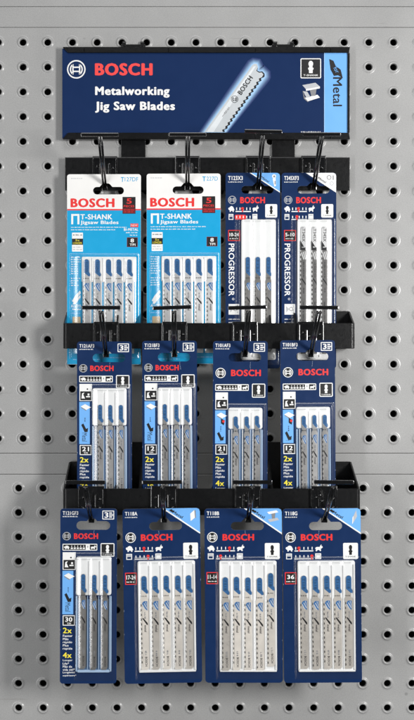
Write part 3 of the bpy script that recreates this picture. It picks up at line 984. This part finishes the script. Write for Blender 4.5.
def metal_pack5(x0, x1, hookx, code, rng, icon, label, roty, reds, offs):
    d = D3C
    y0 = 508.3
    hx, hy = hookx, 518
    t = pack(d, hx, hy, label, GROUP, roty)
    sh = Sheet(d, hx, hy, CARD_T)
    X = lambda u: x0 + u
    w = x1 - x0
    cardboard(sh, rrect(X(0), y0, x1, 683, 3.4), slot_outline(X(26.4), 521.8, X(59.4), 530, 517.2, hookx, 7), 'navy_print')
    sh.text(code, X(2.4), 511.2, X(14.8), 515, 'white_print', 2, 0.05)
    wear(sh, hookx + random.uniform(-6, -3), 520.8, X(0), x1, 522, 530)
    sh.scribble(X(2.4), X(14.6), 516.2, 1.1, 'white_print', 2, word=(1.2, 2.2), gap=.4)
    sh.poly([(X(41.5), y0 + .1), (x1 - 3.4, y0 + .1), (x1 - 1, y0 + 1.2), (x1 - .1, y0 + 3.6), (x1 - .1, y0 + 25)], 'sky_blue_print', 1)
    sh.poly([(X(39.6), y0 + .1), (X(41.8), y0 + .1), (x1 - .1, y0 + 24.4), (x1 - .1, y0 + 26)], 'white_print', 2)
    sh.poly([(X(46.2), y0 + 1.6), (X(49.4), y0 + .9), (X(52), y0 + 4.4), (X(48.8), y0 + 3.6)], 'black_print', 3)
    sh.text_at('Metal', X(55.2), y0 + 6.3, 11.5, 2.9, -33, 'black_print', 3, 0.03)
    if icon == 'plate':
        sh.poly([(X(68), 521.5), (X(67.6), 514), (X(71.8), 510.4), (X(72.4), 518)], 'white_print', 3)
        sh.poly([(X(71.8), 510.4), (X(73), 511), (X(73.4), 518.6), (X(72.4), 518)], 'grey_print', 3)
    elif icon == 'beam':
        sh.poly([(X(62.6), 512), (X(72), 510.2), (X(74), 512.2), (X(64.6), 514.2)], 'white_print', 3)
        sh.poly([(X(67), 513.8), (X(71), 512.8), (X(70.4), 518.4), (X(67.6), 518.6)], 'grey_print', 3)
        sh.poly([(X(63.4), 519.4), (X(72.8), 517.6), (X(74.6), 520), (X(65.4), 522)], 'light_grey_print', 3)
    else:
        sh.poly([(X(70.2), 523.4), (X(70.8), 516), (X(73.6), 510.2), (X(74.4), 516.4)], 'light_grey_print', 3)
        sh.poly([(X(70.2), 523.4), (X(70.8), 516), (X(69.8), 517.6), (X(69.4), 524)], 'white_print', 3)
    sh.emblem(X(7.8), 537, 5.2, 'white_print', 3, 'black_print')
    sh.text('BOSCH', X(18), 533.8, X(49.6), 540.5, 'red_print', 2, 0.085)
    speed_rows(sh, X(2.8), 545.2, 1.0, *reds)
    sh.shank_icon(X(60.2), 543, X(75), 559.2, 'white_print', 'white_print', 'black_print', 1)
    sh.frame(X(1.8), 572, X(13.4), 584, .8, 'red_print', 'black_print', 1, .3)
    sh.text(rng, X(3.0 if len(rng) > 2 else 4.0), 574.6, X(12.3 if len(rng) > 2 else 11.2), 578.8, 'white_print', 4, 0.05)
    sh.scribble(X(3.2), X(12), 580.6, 1.2, 'white_print', 4)
    sh.build('backing_card', t)
    cs = [X(v) for v in (20.3, 31.7, 43.1, 54.4, 65.6)]
    tray(sh, t, X(14.2), 560.4, X(71.8), 671.8, cs, 11.3, 565)
    for i, c in enumerate(cs):
        blade(sh, d, hx, hy, t, c + random.uniform(-.25, .25), 574.8, 1.05, 597, 668.5, 8.0, 'blade_steel', 'blue', code[:4], offs[i])
    blister(sh, t, X(14.2), 560.4, X(71.8), 671.8, X(10.8), 556, x1 - 1.4, 679.5, cs, 11.3)
    return t


# ---------------------------------------------------------------- pegboard
def pegboard(name, py0, py1, colx, colstep, rowy, rowstep, nrow, holes=True):
    mb = MB()
    xl, xr = -560 * MM, 560 * MM
    zt, zb = WZ(py0, 0), WZ(py1, 0)
    g = .16 * MM        # half of the joint between two panels
    zt -= g
    zb += g
    if holes:
        st, rt = colstep * S0, rowstep * S0
        cols = [WX(colx, 0) + st * i for i in range(-14, 30)]
        cols = [c for c in cols if xl + st < c < xr - st]
        rows = [WZ(rowy, 0) - rt * k for k in range(nrow)]
        prof = [(7.6, 0), (6.5, .04), (6.0, .28), (5.4, .76), (4.9, 1.08), (4.4, 1.14), (3.85, .9), (3.5, .35), (3.4, -.6), (3.4, -1.6)]
        N = 24
        for cx in cols:
            for cz in rows:
                vs, fs = [], []
                for i in range(N):
                    a = 2 * math.pi * i / N
                    ca, sa = math.cos(a), math.sin(a)
                    kk = 1 / max(abs(ca), abs(sa))
                    vs.append((cx + ca * kk * st / 2, 0, cz + sa * kk * rt / 2))
                for r, h in prof:
                    for i in range(N):
                        a = 2 * math.pi * i / N
                        vs.append((cx + math.cos(a) * r * MM, -h * MM, cz + math.sin(a) * r * MM))
                for j in range(len(prof)):
                    for i in range(N):
                        fs.append((j * N + i, j * N + (i + 1) % N, (j + 1) * N + (i + 1) % N, (j + 1) * N + i))
                mb.faces(vs, fs, 'grey_enamel', True)
        x0, x1 = cols[0] - st / 2, cols[-1] + st / 2
        z1, z0 = rows[0] + rt / 2, rows[-1] - rt / 2
        e = .7 * MM
        for a, b, c, d_ in ((x0, x1, z1, zt - e), (x0, x1, zb + e, z0), (xl, x0, zb + e, zt - e), (x1, xr, zb + e, zt - e)):
            mb.face([(a, 0, c), (b, 0, c), (b, 0, d_), (a, 0, d_)], 'grey_enamel')
    else:
        e = .7 * MM
        mb.face([(xl, 0, zb + e), (xr, 0, zb + e), (xr, 0, zt - e), (xl, 0, zt - e)], 'grey_enamel')
    # rolled upper and lower edge
    for z, s in ((zt, 1), (zb, -1)):
        pr = []
        for i in range(6):
            a = math.radians(18 * i)
            pr.append((e * (1 - math.cos(a)), z - s * e * (1 - math.sin(a))))
        pr.append((6 * MM, z))
        for i in range(len(pr) - 1):
            (ya, za), (yb, zb_) = pr[i], pr[i + 1]
            q = [(xl, ya, za), (xr, ya, za), (xr, yb, zb_), (xl, yb, zb_)]
            mb.face(q, 'grey_enamel', False)
    o = mb.build(name)
    o['kind'] = 'structure'
    return o


pegboard('pegboard_panel', 27.3, 453.3, 22.9, 24.71, 42.4, 24.76, 17)
pegboard('pegboard_panel', 474.3, 1010, 18.5, 24.59, 488.2, 24.4, 21)
pegboard('joint_strip', 6.6, 27.3, 0, 0, 0, 0, 0, False)
pegboard('joint_strip', 453.3, 474.3, 0, 0, 0, 0, 0, False)
pegboard('joint_strip', -300, 6.6, 0, 0, 0, 0, 0, False)
mb = MB()
mb.box((-.57, .024, WZ(1020, 0)), (.57, .030, WZ(-310, 0)), 'board_inside')  # near-black sheet, its colour stands in for the darkness of the hollow board
o = mb.build('dark_backing')
o['kind'] = 'structure'

# ---------------------------------------------------------------- sign and first rail
F1, F2, F3 = 0.008, 0.036, 0.060         # front faces of the three rails
SGN = empty('header_sign', (WX(206, 0), 0, WZ(140, 0)), 'wide navy header sign with red and white lettering and a blade picture', 'sign')
SX, SZ = SGN.location.x, SGN.location.z


def local_box(mb, x0, y0, x1, y1, d0, d1, mat, bev=0.0, ox=SX, oz=SZ, oy=0.0):
    """box given by its front outline in photo pixels at depth d1"""
    mb.box((WX(x0, d1) - ox, -d1 - oy, WZ(y1, d1) - oz), (WX(x1, d1) - ox, -d0 - oy, WZ(y0, d1) - oz), mat, bev)


dS = 0.0085
sg = Sheet(dS, 206, 140, 0)
off = Vector((WX(206, dS) - SX, 0, WZ(140, dS) - SZ))
# board of the sign
mb = MB()
local_box(mb, 62.2, 48.5, 349.2, 138.2, .0040, .0078, 'sign_navy', .0003)
mb.build('sign_board', SGN)
sg.base = 0.0079
L = sg
L.rect(324.8, 52.0, 348.0, 133.6, 'sky_blue_print', 1)
L.rect(324.2, 52.0, 324.9, 133.6, 'halo_inner', 2)
L.emblem(76.2, 69.2, 9.3, 'white_print', 2)
L.text('BOSCH', 94.8, 63.0, 152.6, 75.4, 'sign_red', 2, 0.09)
L.text('Metalworking', 95, 86.4, 169.6, 97.6, 'white_print', 2, 0.08)
L.text('Jig Saw Blades', 95, 101.4, 175.0, 112.6, 'white_print', 2, 0.08)


def grow(pts, k):
    out = []
    n = len(pts)
    for i in range(n):
        p0, p1, p2 = Vector(pts[i - 1]), Vector(pts[i]), Vector(pts[(i + 1) % n])
        e1, e2 = (p1 - p0).normalized(), (p2 - p1).normalized()
        nn = Vector((e1.y, -e1.x)) + Vector((e2.y, -e2.x))
        nn = nn.normalized() if nn.length > 1e-6 else Vector((e1.y, -e1.x))
        q = p1 + nn * k
        out.append((q.x, min(q.y, 132.4)))
    return out


right = []
n = 15
for i in range(n + 1):
    f = i / n
    bx, by = 264.2 + (225.0 - 264.2) * f, 77.0 + (132.0 - 77.0) * f
    right.append((bx, by))
    if i < n:
        right.append((bx - 3.0 + random.uniform(-.5, .5), by + 1.4))
bl = [(204.4, 132.0), (252.4, 65.0), (254.4, 63.6), (256.8, 63.8), (258.0, 67.0), (257.4, 70.6), (259.6, 71.6), (262.4, 71.2), (264.6, 73.6), (264.8, 76)]
hull = bl + [(264.2, 77), (225, 132)]
for i in range(8):
    kk = 6.4 - i * .8
    mname = 'halo_%d_print' % i
    f = (i / 7.0) ** 1.6
    base = Vector((0.010, 0.028, 0.125))
    plain(mname, base + (Vector((0.34, 0.55, 0.80)) - base) * f, 0.42, mottle=0.02)
    L.poly(grow(hull, kk), mname, 1 + i * .5)
L.poly(bl + right, 'black_print', 6)
shifted = [(x - .9, y - .5) if 0 < i else (x, y) for i, (x, y) in enumerate(right)]
L.poly(bl[:5] + [(256.4, 70.8), (258.9, 72.6), (261.8, 72.3), (263.4, 74.4)] + [(x - 2.2, min(y + .1, 132)) for x, y in right], 'blade_picture', 7)
L.poly([(206.6, 132), (253.6, 66.4), (256, 66), (213.6, 132)], 'blade_picture_pale', 8)
L.text_at('BOSCH', 245.2, 85.2, 21, 5.0, 55.5, 'black_print', 9, 0.05)
L.emblem(234.6, 99.2, 3.6, 'black_print', 9)
L.text_at('T118A', 227.0, 110.4, 8.4, 2.0, 55.5, 'grey_print', 9, 0.03)
L.text_at('metal', 224.4, 113.6, 7.0, 1.8, 55.5, 'grey_print', 9, 0.03)
L.shank_icon(300.6, 58.2, 321.2, 78.2, 'white_print', 'black_print', 'white_print', 2)
L.poly([(302.4, 85), (315.6, 82.6), (320, 86.4), (306, 89)], 'light_grey_print', 2)
L.poly([(306, 89), (320, 86.4), (320, 88.2), (306, 90.8)], 'white_print', 2)
L.poly([(310, 90.2), (316.6, 88.9), (315.6, 95.6), (311.4, 96)], 'grey_print', 3)
L.poly([(303, 91), (307.4, 91.6), (310.6, 97), (306.6, 97.6)], 'light_grey_print', 4)
L.poly([(305, 97.6), (317.6, 94.6), (320, 97.4), (308, 101.2)], 'white_print', 2)
L.poly([(302.6, 90.4), (305, 97.6), (308, 101.2), (308.2, 102.2), (304, 98.6)], 'grey_print', 3)
L.poly([(329.2, 58.8), (333.6, 60.6), (335.6, 65.4), (340.8, 69.6), (343.0, 78.2), (338.2, 75.2), (334.0, 75.8), (330.6, 69.4)], 'black_print', 2)
L.text_at('for', 336.6, 69.6, 6.2, 4.2, -62, 'sky_blue_print', 3, 0.02)
L.text('Metal', 333.0, 77.0, 342.2, 106.2, 'black_print', 2, 0.03, 90)
L.scribble(301, 321, 131.2, 1.0, 'white_print', 2, word=(1.2, 2.4), gap=.6)
for i, (vx, vy, vz) in enumerate(L.v):
    L.v[i] = (vx + off.x, vy, vz + off.z)
L.build('printed_face', SGN)
# black channel along the upper and lower edge, ends mitred into the face
mb = MB()
for yo, yi, ysgn in ((46.8, 52.6, 1), (139.2, 132.6, -1)):
    for (d0, d1) in ((.003, .0098),):
        xs = ((62.4, 350.2), (68.0, 349.0))
        a = [(WX(xs[0][0], d1) - SX, -d1 + .0001, WZ(yo, d1) - SZ), (WX(xs[0][1], d1) - SX, -d1 + .0001, WZ(yo, d1) - SZ),
             (WX(xs[1][1], d1) - SX, -d1, WZ(yi, d1) - SZ), (WX(xs[1][0], d1) - SX, -d1, WZ(yi, d1) - SZ)]
        b = [(p[0], -.0025, p[2]) for p in a]
        ov, fs = a + b, [(0, 1, 2, 3), (7, 6, 5, 4), (0, 4, 5, 1), (1, 5, 6, 2), (2, 6, 7, 3), (3, 7, 4, 0)]
        bmx = bmesh.new()
        vv = [bmx.verts.new(p) for p in ov]
        for f in fs:
            bmx.faces.new([vv[i] for i in f])
        bmesh.ops.recalc_face_normals(bmx, faces=bmx.faces[:])
        bmesh.ops.bevel(bmx, geom=bmx.edges[:], offset=.0004, segments=2, affect='EDGES')
        mb.bm(bmx, 'black_metal')
        # end clips and seams on the channel
        for xx in (83.5, 168, 255, 330):
            local_box(mb, xx, min(yo, yi) + .8, xx + 1.1, max(yo, yi) - .8, .009, .0100, 'black_plastic', .0001)
local_box(mb, 347.6, 52.8, 349.8, 132.4, .004, .0093, 'black_metal', .0004)
mb.build('sign_channel', SGN)
for xa, xb in ((121, 145.5), (272, 295)):
    mb = MB()
    local_box(mb, xa, 44.2, xb, 192, .0012, .0030, 'black_metal', .0003)
    for xx in (xa + 3.2, xb - 3.2):      # hooks that grip the board through its holes
        mb.box((WX(xx, 0) - SX - .002, -.0022, WZ(44, 0) - SZ - .002), (WX(xx, 0) - SX + .002, .006, WZ(44, 0) - SZ + .002), 'black_metal', .0004)
        local_box(mb, xx - 1.9, 42.0, xx + 1.9, 46.6, .0012, .0033, 'black_metal', .0006)
    mb.build('hanging_strap', SGN)
mb = MB()
local_box(mb, 65, 157.2, 350, 190.5, .0060, F1, 'black_metal', .0005)
mb.build('hook_bar', SGN)


# ---------------------------------------------------------------- lower rails
def rail(label, xl, xr, F, yt, yb, ytab, ybr, brs):
    """bent strip: front bar, two sides that rise towards the board, tabs against the board, two brackets"""
    cx, cz = (xl + xr) / 2, yb
    r = empty('hook_rail', (WX(cx, F), 0, WZ(cz, F)), label, 'hook rail', 'black hook rails of the rack')
    ox, oz = r.location.x, r.location.z
    mb = MB()
    th, R = .0018, .0034
    xL, xR = WX(xl, F) - ox, WX(xr, F) - ox
    zt, zb = WZ(yt, F) - oz, WZ(yb, F) - oz
    ztab = WZ(ytab, .003) - oz
    back = -.0030
    # path in plan (x, y): left tab, left side, rounded corner, front, rounded corner, right side, right tab
    path = [(xL + .024, back), (xL + .002, back), (xL, back - .002)]
    for i in range(7):
        a = math.radians(180 + 90 * i / 6)
        path.append((xL + R + R * math.cos(a), -F + R + R * math.sin(a)))
    for i in range(7):
        a = math.radians(270 + 90 * i / 6)
        path.append((xR - R + R * math.cos(a), -F + R + R * math.sin(a)))
    path += [(xR, back - .002), (xR - .002, back), (xR - .024, back)]

    def top(y):
        f = (y + F - R) / (F - R - .004)
        f = max(0, min(1, f))
        return zt + (ztab - zt) * f

    inner = []
    n = len(path)
    for i in range(n):
        a = Vector(path[max(0, i - 1)])
        b = Vector(path[min(n - 1, i + 1)])
        t_ = (b - a).normalized()
        nn = Vector((-t_.y, t_.x))
        inner.append(Vector(path[i]) + nn * th)
    e = .0005
    ring = []
    for i in range(n):
        o_, q_ = Vector(path[i]), inner[i]
        m_ = (q_ - o_).normalized()
        tz = top(path[i][1])
        ring.append([(*o_, zb + e), (*o_, tz - e), (*(o_ + m_ * e), tz), (*(q_ - m_ * e), tz), (*q_, tz - e), (*q_, zb + e), (*(q_ - m_ * e), zb), (*(o_ + m_ * e), zb)])
    vs = [v for g in ring for v in g]
    fs = []
    for i in range(n - 1):
        for j in range(8):
            fs.append((i * 8 + j, i * 8 + (j + 1) % 8, (i + 1) * 8 + (j + 1) % 8, (i + 1) * 8 + j))
    fs += [tuple(range(8)), tuple((n - 1) * 8 + j for j in range(7, -1, -1))]
    bmx = bmesh.new()
    vv = [bmx.verts.new(p) for p in vs]
    for f in fs:
        bmx.faces.new([vv[i] for i in f])
    bmesh.ops.recalc_face_normals(bmx, faces=bmx.faces[:])
    mb.bm(bmx, 'black_metal')
    mb.build('front_bar', r)
    for xa, xb in brs:
        mb = MB()
        wa, wb = WX(xa, .003) - ox, WX(xb, .003) - ox
        ztop = WZ(ybr, .003) - oz
        mb.box((wa, -.0032, zb), (wb, -.0012, ztop), 'black_metal', .0004)
        for x in (wa, wb - .0016):       # arms out to the front bar
            pr = [(-.0033, zb + .001), (-.0033, min(ztop - .01, zt + .022)), (-F + .0022, zt - .006), (-F + .0022, zb + .001)]
            va = [(x, y, z) for y, z in pr] + [(x + .0016, y, z) for y, z in pr]
            mb.faces(va, [(3, 2, 1, 0), (4, 5, 6, 7), (0, 1, 5, 4), (1, 2, 6, 5), (2, 3, 7, 6), (3, 0, 4, 7)], 'black_metal')
        for x in (wa + .004, wb - .004):
            mb.box((x - .002, -.0022, ztop - .006), (x + .002, .006, ztop - .002), 'black_metal', .0004)
        mb.build('bracket', r)
    return r


rail('upper black hook rail, sides slanting back, across the bottoms of the cyan packs', 62.8, 355.2, F2, 323, 348.6, 311.2, 291, ((118, 143), (268, 294)))
rail('lower black hook rail with deeper slanting sides, above the bottom row of packs', 62.6, 360.6, F3, 488.6, 515.4, 461.4, 442, ((118, 142.2), (268, 294)))

# ---------------------------------------------------------------- hooks
HG = 'clip-on black plastic hooks holding the packs'


def make_hook():
    h = empty('display_hook', (0, 0, 0), '', 'hook', HG)
    mb = MB()
    W = .0125
    mb.box((-W, -.0026, .0055), (W, -.0001, .0318), 'black_plastic', .0006)
    mb.box((-W, -.0026, .0312), (W, .0030, .0330), 'black_plastic', .0005)
    for x in (-.0118, .0118):
        mb.box((x - .0008, -.0034, .007), (x + .0008, -.0024, .030), 'black_plastic', .0003)
    for x in (-.0046, .0046):
        mb.box((x - .0011, -.0046, .007), (x + .0011, -.0024, .025), 'black_plastic', .0006)
    for x, z in ((-.008, .012), (.008, .012), (-.008, .022), (.0082, .0205), (-.0022, .0185), (.0024, .010), (.0065, .0085), (-.0068, .009)):
        b = bmesh.new()
        bmesh.ops.create_uvsphere(b, u_segments=10, v_segments=6, radius=.0017)
        mb.bm(b, 'black_plastic', Matrix.Translation((x, -.0026, z)), True)
    mb.build('clip', h)
    mb = MB()
    L_, H_ = .0625, .0445
    ang = math.atan2(H_, L_)
    ln = math.hypot(L_, H_)
    M = Matrix.Translation((0, -.0022, -.0008)) @ Matrix.Rotation(-ang, 4, 'X')
    for x in (-.0013, .0013):            # a wire bent double
        b = bmesh.new()
        bmesh.ops.create_cone(b, cap_ends=True, segments=14, radius1=.00115, radius2=.00115, depth=ln)
        mb.bm(b, 'black_plastic', M @ Matrix.Translation((x, -ln / 2, 0)) @ Matrix.Rotation(math.pi / 2, 4, 'X'), True)
    for t in (.02, .5, .97):
        mb.box((-.0016, -ln * t - .0012, -.0008), (.0016, -ln * t + .0012, .0008), 'black_plastic', .0003, M)
    mb.box((-.0030, -.0040, -.0022), (.0030, -.0001, .0075), 'black_plastic', .0007)
    mb.build('arm', h)
    mb = MB()
    mb.box((-.0182, -L_ - .0042, H_ - .0018), (.0182, -L_ - .0014, H_ + .0018), 'black_plastic', .0008)
    mb.build('end_stop', h)
    return h


def copy_thing(root):
    r = root.copy()
    C.objects.link(r)
    for ch in root.children:
        c = ch.copy()
        C.objects.link(c)
        c.parent = r
    return r


HOOKS = [
    (105.0, 188.7, F1, 0, 'top row hook carrying the leftmost cyan pack'),
    (187.5, 188.4, F1, 0, 'top row hook carrying the second cyan pack from the left'),
    (258.0, 188.2, F1, 1, 'top row hook through the dark pack with a blue corner'),
    (313.4, 188.2, F1, -1, 'top row hook through the dark pack with a white corner'),
    (106.2, 355.0, F2, 0, 'middle row hook above the leftmost three-blade pack, with a level bar at its tip'),
    (174.5, 354.9, F2, -2.0, 'middle row hook, second from left, its end bar tilted up to the right'),
    (244.8, 354.9, F2, -1.5, 'middle row hook carrying the third pack from the left'),
    (310.6, 354.9, F2, .6, 'middle row hook nearest the right end of its rail'),
    (91.5, 519.9, F3, 0, 'bottom row hook carrying the narrow three-blade pack'),
    (164.0, 519.7, F3, -.8, 'bottom row hook carrying the pack marked 17-24'),
    (248.0, 519.7, F3, 0, 'bottom row hook carrying the pack marked 11-14'),
    (324.0, 519.7, F3, .8, 'bottom row hook carrying the pack marked 36'),
]
proto = make_hook()
for i, (px, py, F, rot, lab) in enumerate(HOOKS):
    h = proto if i == 0 else copy_thing(proto)
    h.location = (WX(px, F), -F, WZ(py, F))
    h['label'] = lab
    for c in h.children:
        if i in (0, 1, 3) and not c.name.startswith('clip'):
            c.rotation_euler = (math.radians(2.6), 0, 0)
        elif c.name.startswith('end_stop'):
            c.rotation_euler = (0, math.radians(rot), 0)

# ---------------------------------------------------------------- packs
cyan_pack(0, 0, 106.0, '127DF', (121, 124), 'cyan and white pack of five blades at the far left of the top row', 0.1, False)
cyan_pack(79.6, -.6, 187.4, '227D', (122.8, 126.2), 'cyan and white pack of five blades beside the dark packs, second in the top row', -.05, True)
progressor_pack(225.6, 280.0, 258.6, 'T123X3', 'sky_blue_print', '10-24', 'blue', 'navy top row pack with a light blue corner and three short blue-shanked blades', 0)
progressor_pack(281.6, 336.2, 313.2, 'T345XF3', 'white_print', '5-10', 'black', 'navy top row pack with a white corner and three silver blades marked in black', 0)
metal_pack3(D2C, 77.0, 341.5, 1.0, 106.6, 351.6, 'T121AF3', False, '21', 'leftmost three-blade navy pack of the middle row, marked 21', 0)
metal_pack3(D2C, 142.2, 340.8, 1.0, 174.4, 351.4, 'T121BF3', False, '12', 'middle row three-blade pack marked 12 with small red lettering, second from left', -.15)
metal_pack3(D2C, 213.0, 341.0, 1.0, 244.6, 351.4, 'T101AF3', True, '21', 'middle row pack third from left, a red spot on its blue strip', .1, True)
metal_pack3(D2C, 280.2, 340.2, 1.0, 310.4, 351.4, 'T101BF3', True, '12', 'rightmost navy pack of the middle row, large red lettering and a 12', -.3, True)
metal_pack3(D3C, 60.4, 508.4, 1.033, 92.0, 518.2, 'T121GF3', False, '30', 'narrow navy bottom row pack with three dark blades marked 30', .25)
metal_pack5(122.6, 200.0, 163.6, 'T118A', '17-24', 'plate', 'navy bottom row pack with five blades in a white tray marked 17-24', -.75, (.5, .72), (0, .2, -.1, .1, 0))
metal_pack5(204.4, 281.8, 248.0, 'T118B', '11-14', 'beam', 'navy bottom row pack of five blades marked 11-14, its right blade sitting higher', -.35, (.72, .22), (1.6, 1.2, 1.8, 2.2, -2.4))
metal_pack5(282.6, 360.6, 324.0, 'T118G', '36', 'sheet', 'navy bottom row pack of five blades marked 36, at the right end', -.55, (.22, .94), (0, .3, 0, .2, .1))

# ---------------------------------------------------------------- camera
cam = bpy.data.cameras.new('camera')
co = bpy.data.objects.new('camera', cam)
C.objects.link(co)
co.location = (0, -D, 0)
co.rotation_euler = (math.radians(90), 0, 0)
cam.sensor_width = 36
cam.sensor_fit = 'AUTO'
cam.lens = 36 * D / (720 * S0)
cam.shift_x = (207 - VX) / 720
cam.shift_y = -(360 - VY) / 720
cam.clip_start = .01
cam.clip_end = 50
bpy.context.scene.camera = co


# ---------------------------------------------------------------- lamps
def area(name, loc, target, size, power, col=(1, 1, 1)):
    l = bpy.data.lights.new(name, 'AREA')
    l.shape = 'RECTANGLE'
    l.size, l.size_y = size
    l.energy = power
    l.color = col
    ob = bpy.data.objects.new(name, l)
    C.objects.link(ob)
    ob.location = loc
    ob.rotation_euler = (Vector(target) - Vector(loc)).to_track_quat('-Z', 'Y').to_euler()
    return ob


area('key_softbox', (.86, -1.0, .12), (0, 0, -.05), (.18, .36), 15.5, (1, .99, .975))
area('fill_softbox', (-.80, -1.15, -.12), (0, 0, -.05), (.12, 1.2), 7.2, (1, 1, 1))
area('added_top_fill', (.0, -1.35, 1.5), (0, 0, -.1), (1.2, .6), 10, (1, 1, 1))  # added overhead fill that lifts the ambient light, not a known lamp
w = bpy.data.worlds.new('World')
bpy.context.scene.world = w
w.use_nodes = True
w.node_tree.nodes['Background'].inputs['Color'].default_value = (.9, .95, 1, 1)
w.node_tree.nodes['Background'].inputs['Strength'].default_value = .10

sc = bpy.context.scene
sc.render.engine = 'CYCLES'
sc.cycles.max_bounces = 8
sc.cycles.transparent_max_bounces = 24
sc.cycles.sample_clamp_indirect = 4
sc.view_settings.view_transform = 'Standard'
sc.view_settings.look = 'None'
sc.view_settings.exposure = 0.12
sc.view_settings.gamma = 1
